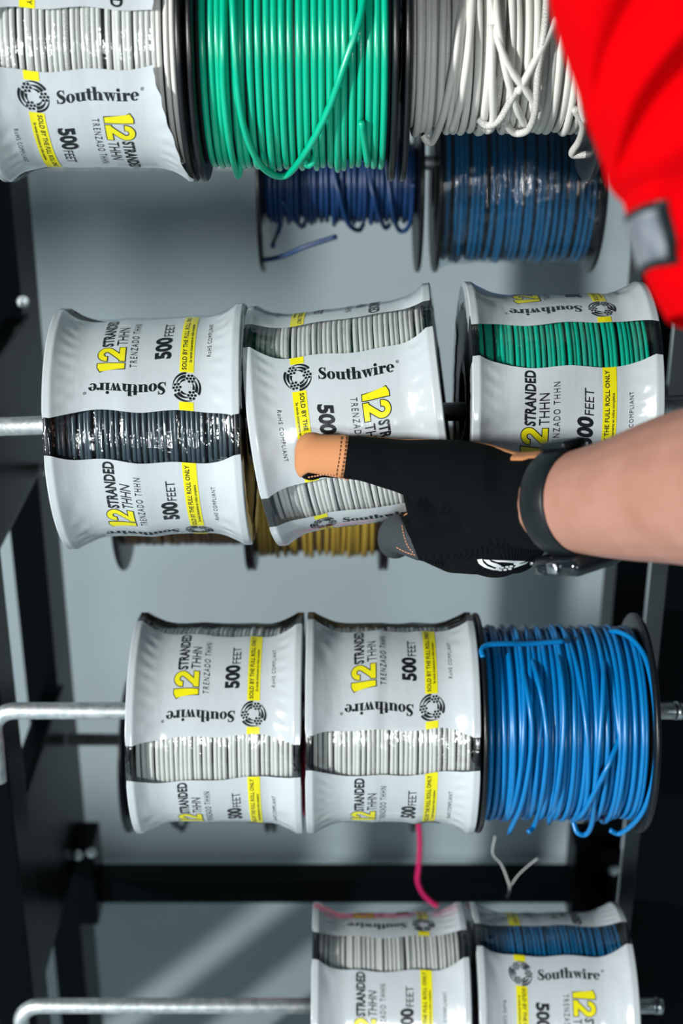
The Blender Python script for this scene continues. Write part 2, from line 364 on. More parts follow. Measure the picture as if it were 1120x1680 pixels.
# round mark: three clusters of dots and swooshes
gl = []
for k in range(3):
    a0 = 5 + 120 * k
    cx, cy = 0.66 * math.cos(R3(a0)), 0.66 * math.sin(R3(a0))
    gl.append(disc(cx, cy, 0.095))
    for j in range(6): gl.append(disc(cx + 0.235 * math.cos(R3(a0 + 60 * j)), cy + 0.235 * math.sin(R3(a0 + 60 * j)), 0.095))
    for ro, ph, wd, ln in ((0.95, 27, 0.15, 88), (0.72, 30, 0.20, 72), (0.50, 36, 0.14, 58)):
        a = np.radians(np.linspace(a0 + ph, a0 + ph + ln, 14)); w = wd * np.sin(np.linspace(0.25, 1, 14) ** 0.6 * math.pi) + 0.015
        gl.append(stroke(np.stack([ro * np.cos(a), ro * np.sin(a)], 1), w))
put_up(np.concatenate(gl) * 9.1, 33.5, 14.2)
# yellow strip with its lines
PRINT.append((rect(29, 0.0, 38, 5.0), 0, 0.0)); PRINT.append((rect(29, 23.6, 38, ROWA), 0, 0.0))
put_down(text_fit('SOLD BY THE FULL ROLL ONLY', 55.0, 2.9, 0.025, 1.05), 33.6, 25.0, 1, 0.00008)
put_down(text_fit('Se vende \u00fanicamente en rollos completos', 36.0, 1.75, 0.02, 0.95), 30.4, 30.5, 1, 0.00008)
put_down(text_fit('RoHS COMPLIANT', 30.0, 2.6, 0.0, 1.25), 18.3, 35.0)
put_down(text_fit('500', 18.6, 10.4, 0.045, 1.0), 43.8, 33.5)
put_down(text_fit('FEET', 15.6, 5.8, 0.0, 0.95), 43.8, 53.2)
put_down(text_fit('STRANDED', 34.6, 7.2, 0.036, 1.02, 0.0), 81.2, 45.6)
put_down(text_fit('THHN', 19.5, 6.6, 0.004, 1.0), 72.4, 46.4)
put_down(text_fit('TRENZADO THHN', 43.0, 4.3, 0.0, 1.35), 65.4, 29.0)
one = [(0.12, 0.0), (0.33, 0.0), (0.33, 1.0), (0.16, 1.0), (-0.02, 0.90), (0.04, 0.76), (0.12, 0.79)]
def two(w, ex=0.0):
    a = np.radians(np.linspace(185, -38, 26)); arc = np.stack([0.32 + 0.215 * np.cos(a), 0.685 + 0.215 * np.sin(a)], 1)
    c = np.vstack([arc, [[0.20, 0.22], [0.115, 0.12]]]); t0 = np.array([[c[0][0], c[0][1] - ex]]); c = np.vstack([t0, c])
    return np.concatenate([stroke(c, w), rect(0.0 - ex, 0.0 - ex, 0.64 + ex, 0.2 + ex)])
def grow(poly, e):
    p = np.array(poly); c = []
    for i in range(len(p)):
        a, b_, d = p[i - 1], p[i], p[(i + 1) % len(p)]; u = (b_ - a) / np.linalg.norm(b_ - a); v = (d - b_) / np.linalg.norm(d - b_)
        n1 = np.array([u[1], -u[0]]); n2 = np.array([v[1], -v[0]]); m = n1 + n2; c.append(tuple(b_ + m / max(np.dot(m, n1), 0.5) * e))
    return c
g_big = np.concatenate([tris_from_poly(grow(one, 0.034)), two(0.268, 0.034) + np.array([0.43, 0])]) * 17.2
g_fill = np.concatenate([tris_from_poly(one), two(0.20) + np.array([0.43, 0])]) * 17.2
put_down(g_big, 73.0, 26.0, 1, 0.0); put_down(g_fill, 73.0, 26.0, 0, 0.00008)

def split_tris(T, L):
    out = []
    for _ in range(14):
        e = np.stack([np.linalg.norm(T[:, (i + 1) % 3] - T[:, i], axis=1) for i in range(3)], 1); mx = e.max(1); k = e.argmax(1)
        out.append(T[mx <= L]); T = T[mx > L]; k = k[mx > L]
        if not len(T): break
        ix = np.arange(len(T)); A = T[ix, k]; B = T[ix, (k + 1) % 3]; C = T[ix, (k + 2) % 3]; Mi = (A + B) / 2
        T = np.concatenate([np.stack([A, Mi, C], 1), np.stack([Mi, B, C], 1)])
    if len(T): out.append(T)
    return np.concatenate(out)
PR = [(split_tris(t, 3.2), s, l) for t, s, l in PRINT]

# ------------------------------------------------------------------ spool pieces
RF, RW = 0.081, 0.0735      # flange radius, waist of the film
HALF = 0.06125
HOLE = 0.022
ROD_R = 0.0063
DROP = HOLE - ROD_R - 0.0002
def flange_mesh(R=RF):
    b = MB(); t = 0.0038
    pr = [(0, HOLE), (0, R - 0.001), (0.0008, R), (t - 0.0008, R), (t, R - 0.001), (t - 0.0006, R - 0.006), (t - 0.0006, 0.034), (t, 0.033), (t, HOLE)]
    b.lathe(pr, 128, closed=True); return b.mesh('flange', [M['flange']])
def hub_mesh(half):
    b = MB(); b.lathe([(-half + 0.003, HOLE + 0.001), (-half + 0.003, 0.027), (half - 0.003, 0.027), (half - 0.003, HOLE + 0.001)], 64, closed=True)
    return b.mesh('hub', [M['core']])
FL = {}
def add_ends(root, half=HALF, R=RF):
    if R not in FL: FL[R] = flange_mesh(R)
    if ('h', half) not in FL: FL[('h', half)] = hub_mesh(half)
    a = link(bpy.data.objects.new('flange', FL[R]), root); a.location = (half - 0.0038, 0, 0)
    c = link(bpy.data.objects.new('flange', FL[R]), root); c.location = (-half + 0.0038, 0, 0); c.rotation_euler = (0, 0, math.pi)
    h = link(bpy.data.objects.new('hub', FL[('h', half)]), root)

def coil_turns(b, half, r0, wr, pitch, seed, under=False, jit=0.3, bulge=0.0, ns=56, n=8, inkp=0.0, loose=0, th_bot=None, base=True, cross=0.0):
    """wire wound round the X axis: one continuous layer of turns with slack ones; angle 0 = towards the viewer, growing downwards"""
    rnd = random.Random(seed); nt = int((2 * half - 0.009) / pitch); x0 = -(nt - 1) * pitch / 2
    th = np.linspace(math.pi, 3 * math.pi, ns + 1)
    if base:
        rb = r0 - wr * (3.2 if under else 1.6)
        b.lathe([(-half + 0.0045, 0.026), (-half + 0.0045, rb), (half - 0.0045, rb), (half - 0.0045, 0.026)], 64, mi=1)
    if under:
        m_ = int((2 * half - 0.010) / (wr * 2.02))
        for k in range(m_):
            xx = (k - (m_ - 1) / 2) * wr * 2.02 + rnd.gauss(0, wr * 0.1); q = r0 - wr * 1.75 + rnd.uniform(-0.2, 0.2) * wr
            b.tube(np.stack([np.full(49, xx), -q * np.cos(np.linspace(0, 2 * math.pi, 49)), -q * np.sin(np.linspace(0, 2 * math.pi, 49))], 1), wr, 6, 0, False)
    for k in range(nt):
        xa = x0 + k * pitch + rnd.gauss(0, jit * pitch * 0.35); dr = pitch * 0.4 * rnd.uniform(-1, 1) * jit
        a1, a2 = rnd.uniform(0, 6.28), rnd.uniform(0, 6.28)
        x = xa + dr * np.sin(th + a1) + 0.35 * dr * np.sin(2 * th + a2)
        if cross and rnd.random() < cross: x = x + rnd.choice((-1, 1)) * rnd.uniform(1.2, 3.2) * pitch * np.sin((th + a1) / 2) ** 2 * np.sign(np.sin(a1) + 0.01)
        x = np.clip(x, -half + 0.0045 + wr, half - 0.0045 - wr)
        r = r0 + rnd.uniform(-0.25, 0.25) * wr * (1 + 2 * jit)
        rr = r + np.zeros_like(th)
        if bulge and rnd.random() < 0.5:
            c = rnd.uniform(1.1, 1.9); rr = rr + bulge * rnd.random() ** 2 * np.exp(-((th - 2 * math.pi - c) / 0.5) ** 2)
        # close up smoothly
        p = np.stack([x, -rr * np.cos(th), -rr * np.sin(th)], 1)
        ink = 1.0 if rnd.random() < inkp else 0.0
        if ink:
            v = np.zeros((ns + 1, n)); off = rnd.randint(0, 0); ia = ink
            b.tube(p, wr, n, 0, False, 1.0)
        else: b.tube(p, wr, n, 0, False, 0.0)
def coil_obj(root, mats, half=HALF, r0=0.0685, wr=0.00165, pitch=0.0034, seed=1, extra=None, **kw):
    b = MB(); coil_turns(b, half, r0, wr, pitch, seed, **kw)
    if extra: extra(b)
    return b.build('wire_coil', mats, root, attrs=True)

def film_map(seed, flip, edge=None):
    rnd = random.Random(seed)
    rip = [(rnd.uniform(-0.03, 0.03) + (-0.035 + 0.023 * i), rnd.uniform(0.004, 0.009), rnd.uniform(0.2, 1.0) * rnd.choice((1, 1, -0.4)), rnd.uniform(0, 6.28), rnd.choice((1, 1, 2))) for i in range(5)]
    ph = [rnd.uniform(0, 6.28) for _ in range(8)]
    def S(u, th, lift=0.0):
        """u metres along the axle, th angle from a window's middle, lift above the film"""
        e = np.maximum(HALF - np.abs(u), 0.0)
        fl = np.clip(1 - np.maximum(e - 0.0046, 0) / 0.027, 0, 1) ** 2.3
        r = RW + (RF + 0.0006 - RW) * fl
        mid = np.clip((e - 0.006) / 0.018, 0, 1)
        w = np.zeros_like(r)
        for c, s, a, p, k in rip: w += a * np.exp(-((u - c - 0.004 * np.sin(k * th + p)) / s) ** 2) * (0.65 + 0.35 * np.sin(k * th + 2 * p))
        r = r + mid * 0.0011 * w
        r = r - mid * 0.0006 * (np.sin(3 * th + ph[0] + 40 * u) * 0.5 + 0.5)
        # crimps where the film turns over the flange
        r = r + 0.00035 * np.exp(-((e - 0.013) / 0.004) ** 2) * np.sin(31 * th + ph[1] + 9 * np.sin(3 * th + ph[2]))
        t2 = th + 0.03 * np.sin(u * 38 + ph[3]) * np.sin(2 * th + ph[4]) - 0.085 * fl * np.sin(th * 4 + 0.0) + 0.012 * np.sin(u * 140 + ph[5])
        r = r + lift
        return np.stack([u, -r * np.cos(t2), -r * np.sin(t2)], -1)
    return S
WIN = R3(25.0)     # angle of one clear window, four a turn
PSTEP = R3(90.0)
def wrap_obj(root, seed, flip, torn=None, nth=288, nu=76):
    S = film_map(seed, flip)
    sg = -1.0 if flip else 1.0
    # angles with exact panel borders
    ths = []; kinds = []
    for k in range(4):
        c = k * PSTEP
        a = np.linspace(c - WIN / 2, c + WIN / 2, 19)[:-1]; ths += list(a); kinds += [1] * 18
        a = np.linspace(c + WIN / 2, c + PSTEP - WIN / 2, 51)[:-1]; ths += list(a); kinds += [0] * 50
    ths = np.array(ths); n = len(ths)
    us = HALF * np.sin(np.linspace(-1, 1, nu) * math.pi / 2) * 0.55 + HALF * np.linspace(-1, 1, nu) * 0.45
    U, T = np.meshgrid(us, ths, indexing='ij')
    if torn is not None:
        lim = np.array([torn(t) for t in ths]); U = np.where(U > 0, U * (lim[None, :] / HALF), U)
    V = S(U, T)
    # turn over the rims
    def turned(side, rads):
        rows = []
        for x, r in rads:
            q = np.zeros((n, 3)); wob = 0.0006 * np.sin(ths * 23 + seed) + 0.0005 * np.sin(ths * 57)
            rr = r + (wob * 2 if r < 0.078 else 0); q[:, 0] = side * (x + 0.0); q[:, 1] = -rr * np.cos(ths); q[:, 2] = -rr * np.sin(ths); rows.append(q)
        return np.array(rows)
    Ls = turned(-1, [(HALF + 0.0006, 0.0672), (HALF + 0.0007, 0.0745), (HALF + 0.0007, 0.0800), (HALF + 0.0004, 0.0813)])
    parts = [Ls, V]
    if torn is None: parts.append(turned(1, [(HALF + 0.0004, 0.0813), (HALF + 0.0007, 0.0800), (HALF + 0.0007, 0.0745), (HALF + 0.0006, 0.0672)]))
    A = np.concatenate(parts); k = len(A)
    b = MB()
    I = np.arange(k * n).reshape(k, n); J = np.roll(I, -1, 1)
    Q = np.stack([I[:-1], I[1:], J[1:], J[:-1]], -1)
    for kind, slot in ((0, 2), (1, 3)):
        cols = [i for i in range(n) if kinds[i] == kind]
        q = Q[:, cols].reshape(-1, 4)
        b.f.extend([tuple(int(z) for z in f) for f in q]); b.mi.extend([slot] * len(q))
    b.v.append(A.reshape(-1, 3)); b.ink.append(np.zeros(k * n)); b.uv.append(np.zeros((k * n, 2))); b.n = k * n
    for kk in range(4):
        base = kk * PSTEP + (WIN / 2 if not flip else -WIN / 2)
        for T_, slot, lf in PR:
            x = T_[:, :, 0] * 0.001 - W * 0.0005; s = T_[:, :, 1]
            u = sg * x; th = base + sg * s / ROWA * (PSTEP - WIN)
            q = S(u.ravel(), th.ravel(), 0.00022 + lf)
            m = len(q)
            f = np.arange(m).reshape(-1, 3)
            b.v.append(q); b.f.extend([tuple(int(z) + b.n for z in t) for t in f]); b.mi.extend([slot] * len(f)); b.ink.append(np.zeros(m)); b.uv.append(np.zeros((m, 2))); b.n += m
    return b.build('shrink_wrap', [M['yellow'], M['ink'], M['film'], M['clear']], root)

def aim_angle(c, deg):
    """turn about the axle so that the film's zero angle sits deg below the line to the lens"""
    e = math.atan2(CAMZ - c.z, c.y)     # height of the lens seen from the spool
    return -(e - R3(deg))
def spool(name, c, axis=None, spin=0.0):
    rot = Matrix.Identity(3)
    if axis is not None:
        x = Vector(axis).normalized(); y = Vector((0, 0, 1)).cross(x).normalized(); z = x.cross(y); rot = Matrix((x, y, z)).transposed()
    q = (rot @ Matrix.Rotation(spin, 3, 'X')).to_quaternion()
    return empty(name, c, q)
GROUP_L = 'spools shrink-wrapped in printed white film'
def label_spool(c, deg, flip, wmat, label, seed, axis=None, torn=None, inkp=0.0, cseed=1):
    o = spool('wire_spool', c, axis, aim_angle(c, deg)); tag(o, label, 'wire spool', GROUP_L)
    add_ends(o); coil_obj(o, [wmat, M['core']], seed=cseed, inkp=inkp, jit=0.35)
    wrap_obj(o, seed, flip, torn)
    return o
def front(px0, px1, z, d_rim, Y=YF):
    xm = 0.5 * ((px0 - 560) + (px1 - 560)) / FPX * d_rim
    return Vector((xm, Y, z))
def drim(z, Y, R=RF): return math.hypot(Y, z - CAMZ) * math.cos(math.atan2(z - CAMZ, Y) + PITCH) - R * 0.97

z1 = z_from_bottom(298, RF, YF); z2 = z_from_edges(500, 898, YF); z3 = z_from_edges(1002, 1370, YF); z4 = z_from_bottom(1483 + 2 * 163, RF, YF)
zt = 1.0
for _ in range(40):
    rho = math.hypot(YF, zt - CAMZ); zt = CAMZ + YF * math.tan(elev(1481) - math.asin(RF / rho))
z4 = zt
zb1 = z_from_bottom(447, 0.078, YB); zb2 = z_from_bottom(936, RF, YB); zb3 = z_from_bottom(1366, RF, YB)
print('rows', z1, z2, z3, z4, zb1, zb2, zb3)

# ------------------------------------------------------------------ spools in printed film
tilt = R3(1.7)
ax2 = (math.cos(tilt), 0, math.sin(tilt))
def row2z(x): return z2 + (x + 0.12) * math.tan(tilt)
def torn_right(t):
    w = math.atan2(math.sin(t), math.cos(t))
    return 0.0445 + 0.015 * np.clip((w - 0.35) / 0.9, 0, 1) + 0.0004 * math.sin(17 * t) + 0.0004 * math.sin(41 * t + 1)
d1 = drim(z1, YF); d2 = drim(z2, YF); d3 = drim(z3, YF); d4 = drim(z4, YF)
cA = front(-55, 296, z1, d1)
sA = label_spool(cA, -2.5, False, M['w_white'], 'wrapped white wire spool with torn film edge, beside the open green coil', 11, torn=torn_right, inkp=0.15, cseed=5)
sA.scale = (0.968, 1, 1)
cF = front(72, 396, z2, d2); cF.z = row2z(cF.x)
label_spool(cF, 4.5, True, M['w_black'], 'wrapped spool showing black wire in its clear band, left of the gloved hand', 23, axis=ax2, cseed=6)
cG = PY(582, 682, YF)
gax = RT * math.cos(R3(6.8)) * math.cos(R3(5.5)) + UP * math.sin(R3(6.8)) - FW * math.sin(R3(5.5))
sG = label_spool(cG, -46, False, M['w_white'], 'tilted wrapped white wire spool gripped by the gloved thumb', 37, axis=gax, inkp=0.2, cseed=7)
sG.scale = (0.985, 1, 1)
cH = front(766, 1092, z2, d2); cH.z = z_from_edges(464, 860, YF)
sH = label_spool(cH, -31, True, M['w_green2'], 'wrapped spool showing green wire in its clear band, behind the bare forearm', 41, inkp=0.4, cseed=8)
sH.scale = (0.962, 1, 1)
cL = front(202, 497, z3, d3); cM = front(500, 789, z3, d3)
sL = label_spool(cL, 20.5, True, M['w_white'], 'wrapped white wire spool next to the bent rod end, above the dark crossbar', 53, cseed=9)
sM = label_spool(cM, 16.5, True, M['w_white'], 'wrapped white wire spool between another wrapped spool and the open blue coil', 67, inkp=0.2, cseed=10)
sL.scale = sM.scale = (0.982, 1, 1)
cQ = front(508, 776, z4, d4); cR = front(781, 1056, z4, d4)
label_spool(cQ, -33, True, M['w_white'], 'wrapped white wire spool on the lowest rod beside the wrapped blue one', 71, cseed=11)
label_spool(cR, -42, False, M['w_mid'], 'wrapped spool showing blue wire in its clear band, on the lowest rod', 83, cseed=12)

# ------------------------------------------------------------------ open spools
def loc(c):
    """picture point on the coil of a spool centred at c -> spool-local point at radius r"""
    def f(px, py, r):
        # ray from the lens against the cylinder of radius r about the axle
        o = Vector((0, 0, CAMZ)); dv = P(px, py, 1.0) - o
        oy, oz = o.y - c.y, o.z - c.z; a = dv.y ** 2 + dv.z ** 2; bq = 2 * (oy * dv.y + oz * dv.z); cq = oy * oy + oz * oz - r * r
        D = bq * bq - 4 * a * cq
        t = (-bq - math.sqrt(D)) / (2 * a) if D > 0 else -bq / (2 * a)
        return (o + dv * t) - c
    return f
def strands(c, rows, wr, spl=8):
    g = loc(c)
    def f(b):
        for row in rows: b.tube(smoothpts([g(*p) for p in row[0]], spl), wr, 10, 0, True, row[1] if len(row) > 1 else 0.0)
    return f
def open_spool(name, c, label, mats, half=HALF, R=RF, group='open spools of bare coiled wire', film=False, **kw):
    o = spool(name, c); tag(o, label, 'wire spool', group); add_ends(o, half, R); coil_obj(o, mats, half=half, **kw); return o
cB = front(308, 652, z1, d1)
sB = open_spool('wire_spool', cB, 'open spool of bright green wire with a strand looping down across it', [M['w_green'], M['core']], r0=0.0712, wr=0.0021, pitch=0.0046, seed=3, jit=0.22, bulge=0.004, inkp=0.0, ns=80, n=10,
    extra=strands(cB, [([(608, -80, .075), (596, 20, .0765), (570, 100, .0768), (540, 180, .077), (505, 245, .077), (470, 287, .0775), (440, 283, .0775), (415, 255, .0765), (395, 200, .0755), (384, 120, .075), (378, 0, .075), (372, -90, .074)],),
                       ([(362, -80, .074), (362, 40, .0745), (362, 140, .0755), (372, 230, .0762), (386, 288, .0768), (391, 262, .070), (389, 180, .06)],),
                       ([(500, 262, .074), (505, 271, .076), (514, 266, .075), (518, 255, .072)],),
                       ([(596, 200, .0745), (606, 262, .0752), (607, 255, .070)],)], 0.0021))
sB.scale = (0.968, 1, 1)
cC = front(669, 1015, z1, d1)
wr = 0.0023
white_strands = [([(756, -60, 0.0535), (748, 60, 0.0555), (735, 140, 0.0560), (722, 195, 0.0545), (706, 232, 0.0555), (695, 230, 0.0545), (690, 222, 0.0475)],),
    ([(812, -40, 0.0525), (815, 30, 0.0555), (828, 110, 0.0563), (845, 170, 0.0555), (862, 205, 0.0545)],),
    ([(915, 30, 0.0545), (893, 75, 0.0567), (868, 120, 0.0571), (850, 152, 0.0567)],),
    ([(800, -20, 0.0545), (818, 70, 0.0565), (842, 120, 0.0567), (865, 150, 0.0565), (885, 180, 0.0545)],),
    ([(782, 195, 0.0525), (800, 206, 0.0555), (820, 195, 0.0557), (838, 165, 0.0560), (850, 145, 0.0560)], 1.0),
    ([(825, 198, 0.0525), (845, 218, 0.0555), (868, 212, 0.0563), (880, 180, 0.0565), (884, 120, 0.0567), (896, 40, 0.0565), (900, -40, 0.0555)], 1.0),
    ([(805, 40, 0.0550), (806, 130, 0.0560), (808, 195, 0.0545), (800, 214, 0.0540), (790, 207, 0.0515)],),
    ([(945, 178, 0.0545), (960, 205, 0.0560), (955, 230, 0.0575), (942, 252, 0.0595), (960, 254, 0.0615), (990, 250, 0.0635)], 1.0),
    ([(960, 60, 0.0545), (956, 150, 0.0560), (962, 200, 0.0560)],),
    ([(775, -40, 0.0545), (766, 80, 0.0560), (752, 170, 0.0555), (738, 214, 0.0540)],)]
sC = open_spool('wire_spool', cC, 'open spool of white wire with tangled crossing strands, next to the red sleeve', [M['w_white'], M['core']], r0=0.0505, wr=wr, pitch=0.0050, seed=21, jit=0.5, bulge=0.004, under=True, inkp=0.1, ns=72, n=10,
    extra=strands(cC, white_strands, wr))
sC.scale = (0.968, 1, 1)
cN = front(788, 1089, z3, d3)
nb = [([(792, 1078, .083), (790, 1066, .0835), (800, 1058, .0835), (830, 1056, .0815), (870, 1056, 0.0767), (925, 1052, 0.0752)],),
      ([(985, 1045, 0.0640), (1010, 1036, 0.0737), (1040, 1052, 0.0740), (1062, 1090, 0.0737), (1075, 1170, 0.0732), (1074, 1260, 0.0727), (1055, 1330, 0.0732), (1020, 1366, 0.0737), (1000, 1362, 0.0640)],),
      ([(1025, 1190, 0.0640), (1000, 1250, 0.0744), (980, 1290, 0.0742), (955, 1335, 0.0734), (940, 1345, 0.0640)],),
      ([(940, 1348, 0.0640), (947, 1366, 0.0737), (962, 1368, 0.0742), (972, 1345, 0.0737), (976, 1290, 0.0727), (985, 1200, 0.0732), (990, 1100, 0.0732), (985, 1040, 0.0640)],),
      ([(858, 1045, 0.0640), (878, 1100, 0.0740), (893, 1170, 0.0742), (897, 1230, 0.0740), (890, 1300, 0.0737), (878, 1350, 0.0727), (866, 1366, 0.0640)],),
      ([(905, 1040, 0.0640), (918, 1090, 0.0740), (925, 1180, 0.0742), (915, 1290, 0.0740), (900, 1350, 0.0640)],),
      ([(840, 1040, 0.0640), (862, 1120, 0.0737), (872, 1210, 0.0740), (858, 1310, 0.0737), (835, 1366, 0.0640)],)]
open_spool('wire_spool', cN, 'open spool of sky blue wire with its loose end lying over the rim', [M['w_blue'], M['core']], r0=0.0700, wr=0.0019, pitch=0.0040, seed=33, under=True, jit=0.6, bulge=0.005, ns=80, n=10, cross=0.3,
    extra=strands(cN, nb, 0.0019))
# ---- rear row
HB = 0.069
cD = Vector(((418 + 698 - 1120) / 2 / FPX * (drim(zb1, YB, 0.078)), YB, zb1)); cE = Vector(((719 + 1001 - 1120) / 2 / FPX * drim(zb1, YB, 0.078), YB, zb1))
dn = [([(540, 250, 0.0385), (556, 320, 0.0390), (570, 365, 0.0390), (588, 378, 0.0375), (597, 366, 0.0325)],), ([(600, 250, 0.0375), (614, 330, 0.0390), (630, 372, 0.0385), (640, 368, 0.0335)],),
      ([(634, 260, 0.0380), (642, 340, 0.0390), (655, 378, 0.0397), (672, 366, 0.0390), (678, 300, 0.0375)],), ([(462, 330, 0.0345), (482, 358, 0.0365), (495, 372, 0.0370), (502, 362, 0.0325)],),
      ([(462, 362, 0.0340), (455, 384, 0.0395), (447, 404, 0.0730)],),
      ([(428, 427, 0.0745), (450, 424, 0.0765), (470, 418, 0.0775), (500, 405, 0.0780), (552, 388, 0.0780)],)]
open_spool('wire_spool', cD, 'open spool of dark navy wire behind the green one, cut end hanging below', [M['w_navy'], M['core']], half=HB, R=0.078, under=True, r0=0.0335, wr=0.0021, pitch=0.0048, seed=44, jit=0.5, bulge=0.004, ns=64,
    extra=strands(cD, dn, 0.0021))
sE = open_spool('wire_spool', cE, 'spool of blue wire wrapped in clear film, behind the white tangled coil', [M['w_mid'], M['core']], half=HB, R=0.078, r0=0.0665, wr=0.0021, pitch=0.0050, seed=45, jit=0.45, bulge=0.002, ns=64)
b = MB(); nt_, nu_ = 160, 40; rnd = random.Random(4)
th = np.linspace(0, 2 * math.pi, nt_, endpoint=False); us = np.linspace(-HB + 0.004, HB - 0.004, nu_); U, T = np.meshgrid(us, th, indexing='ij')
rr = 0.0703 + 0.006 * np.clip(1 - (HB - np.abs(U)) / 0.02, 0, 1) ** 2 + 0.0007 * np.sin(9 * T + 60 * U) + 0.0006 * np.sin(U * 300 + 2 * np.sin(2 * T))
V = np.stack([U, -rr * np.cos(T), -rr * np.sin(T)], -1)
I = np.arange(nu_ * nt_).reshape(nu_, nt_); J = np.roll(I, -1, 1)
b.add(V.reshape(-1, 3), np.stack([I[:-1], I[1:], J[1:], J[:-1]], -1).reshape(-1, 4).tolist()); b.build('clear_wrap', M['clear_loose'], sE)
db2 = drim(zb2, YB); db3 = drim(zb3, YB)
def bx(px, d): return (px - 560) / FPX * d
GB = 'spools on the rear rods seen under the front ones'
xI = bx(178, db2) + HALF
open_spool('wire_spool', Vector((xI, YB, zb2)), 'rear black spool under the wrapped black wire spool, only flange bottoms showing', [M['w_brown'], M['core']], group=GB, r0=0.055, wr=0.002, pitch=0.0045, seed=51, ns=48)
open_spool('wire_spool', Vector((xI + 2 * HALF + 0.001, YB, zb2)), 'rear spool of yellow and brown wire under the tilted wrapped spool', [M['w_yellow'], M['w_brown']], group=GB, r0=0.0665, wr=0.0021, pitch=0.0050, seed=52, ns=48, jit=0.8)
open_spool('wire_spool', Vector((xI + 4 * HALF + 0.002, YB, zb2)), 'rear black spool hidden by the gloved hand, flange edge beside the yellow wire', [M['w_brown'], M['core']], group=GB, r0=0.055, wr=0.002, pitch=0.0045, seed=53, ns=48)
H3 = 0.0725
xO = bx(193, db3) + H3
cO = Vector((xO, YB, zb3)); cP = Vector((xO + 2 * H3 + 0.003, YB, zb3))
open_spool('wire_spool', cO, 'rear black spool whose round flange sticks out past the wrapped spool by the bent rod', [M['w_black'], M['core']], half=H3, group=GB, r0=0.066, wr=0.002, pitch=0.0045, seed=54, ns=48,
    extra=strands(cO, [([(285, 1300, .07), (290, 1345, .0805), (297, 1362, .084), (304, 1352, .082), (308, 1300, .07)],), ([(270, 1300, .07), (283, 1350, .080), (300, 1356, .082), (312, 1340, .08)],)], 0.002))
open_spool('wire_spool', cP, 'rear spool with a pink wire tail hanging below the wrapped spools', [M['w_pink'], M['core']], half=H3, group=GB, r0=0.062, wr=0.0021, pitch=0.0046, seed=55, ns=48,
    extra=lambda b: b.tube(smoothpts([PY(px, py, y) - cP for px, py, y in ((676, 1240, 1.18), (684, 1320, 1.168), (689, 1380, 1.165), (687, 1420, 1.165), (685, 1445, 1.163), (694, 1466, 1.162), (708, 1480, 1.16), (718, 1487, 1.158))], 8), 0.0025, 10, 0))

# ------------------------------------------------------------------ rods
def rod(pts, label, Y):
    c = Vector((0, Y, pts[0][2])); o = empty('spool_rod', pts[0])
    b = MB(); b.tube([Vector(p) - Vector(pts[0]) for p in pts], ROD_R, 20, 0, True); b.build('bar', M['zinc'], o)
    b = MB(); e = Vector(pts[-1]) - Vector(pts[0]); b.tube([e + Vector((-0.004, 0, 0)), e + Vector((0.001, 0, 0)), e + Vector((0.0022, 0, 0))], [ROD_R + 0.0006, ROD_R + 0.0006, ROD_R - 0.001], 20); b.build('end_cap', M['bolt'], o)
    tag(o, label, 'rod', 'zinc rods the spools hang on'); return o
def bent(xb, xe, z, Y, slope=0.0, drop=0.06):
    pts = [(xb, Y - 0.004, z - drop)]
    pts.append((xb, Y, z - 0.03))
    for a in np.linspace(0, 90, 9): pts.append((xb + 0.018 * (1 - math.cos(R3(a))), Y, z - 0.018 * (1 - math.sin(R3(a)))))
    pts.append((xe, Y, z + slope * (xe - xb))); return pts
zr1 = z1 + DROP; zr3 = z3 + DROP; zr4 = z4 + DROP
rod(bent(-0.275, 0.25, zr1, YF), 'zinc rod through the topmost front spools', YF)
za = PY(0, 700, YF).z; zb_ = PY(1120, 663, YF).z; sl = (zb_ - za) / (PY(1120, 663, YF).x - PY(0, 700, YF).x)
rod([(-0.30, YF, za + sl * (-0.30 - PY(0, 700, YF).x)), (0.27, YF, za + sl * (0.27 - PY(0, 700, YF).x))], 'zinc rod through the spools the gloved hand is lifting', YF)
rod(bent(PY(-14, 1165, YF).x, PY(1112, 1192, YF).x, PY(100, 1166, YF).z, YF), 'zinc rod bent at its end, carrying the open sky blue coil', YF)
rod(bent(PY(32, 1655, YF).x, PY(1083, 1640, YF).x, PY(300, 1650, YF).z, YF), 'lowest zinc rod, bent down near the floor shadows', YF)
for zz, x0, x1, lb in ((zb1 + DROP, -0.281, 0.264, 'rear rod carrying the navy and the clear-wrapped blue spool'), (zb2 + DROP, -0.281, 0.264, 'rear rod behind the gloved hand, carrying the yellow wire'), (zb3 + DROP, -0.281, 0.264, 'rear rod just below the bent rod, carrying the pink wire')):
    rod([(x0, YB, zz), (x1, YB, zz)], lb, YB)

# ------------------------------------------------------------------ the person: one arm reaching in, glove, watch, red shirt
def capsule(b, p, q, r0, r1, n=20):
    """tapered round-ended limb segment"""
    p, q = Vector(p), Vector(q); ax = q - p; L = ax.length; ax.normalize()
    prof = []
    for a in np.linspace(-90, 0, 7): prof.append((r0 * math.sin(R3(a)), r0 * math.cos(R3(a)) + 1e-5))
    for a in np.linspace(0, 90, 7): prof.append((L + r1 * math.sin(R3(a)), r1 * math.cos(R3(a)) + 1e-5))
    rot = Vector((1, 0, 0)).rotation_difference(ax).to_matrix()
    t = MB(); t.lathe(prof, n)
    V = t.v[0] @ np.array(rot).T + np.array(p)
    k = len(prof)
    b.add(V, list(t.f) + [tuple(range(n - 1, -1, -1)), tuple((k - 1) * n + j for j in range(n))])
def limb(b, pts, rad, k=6):
    p = smoothpts(pts, k); r = np.interp(np.linspace(0, 1, len(p)), np.linspace(0, 1, len(rad)), rad)
    for i in range(len(p) - 1): capsule(b, p[i], p[i + 1], r[i], r[i + 1])
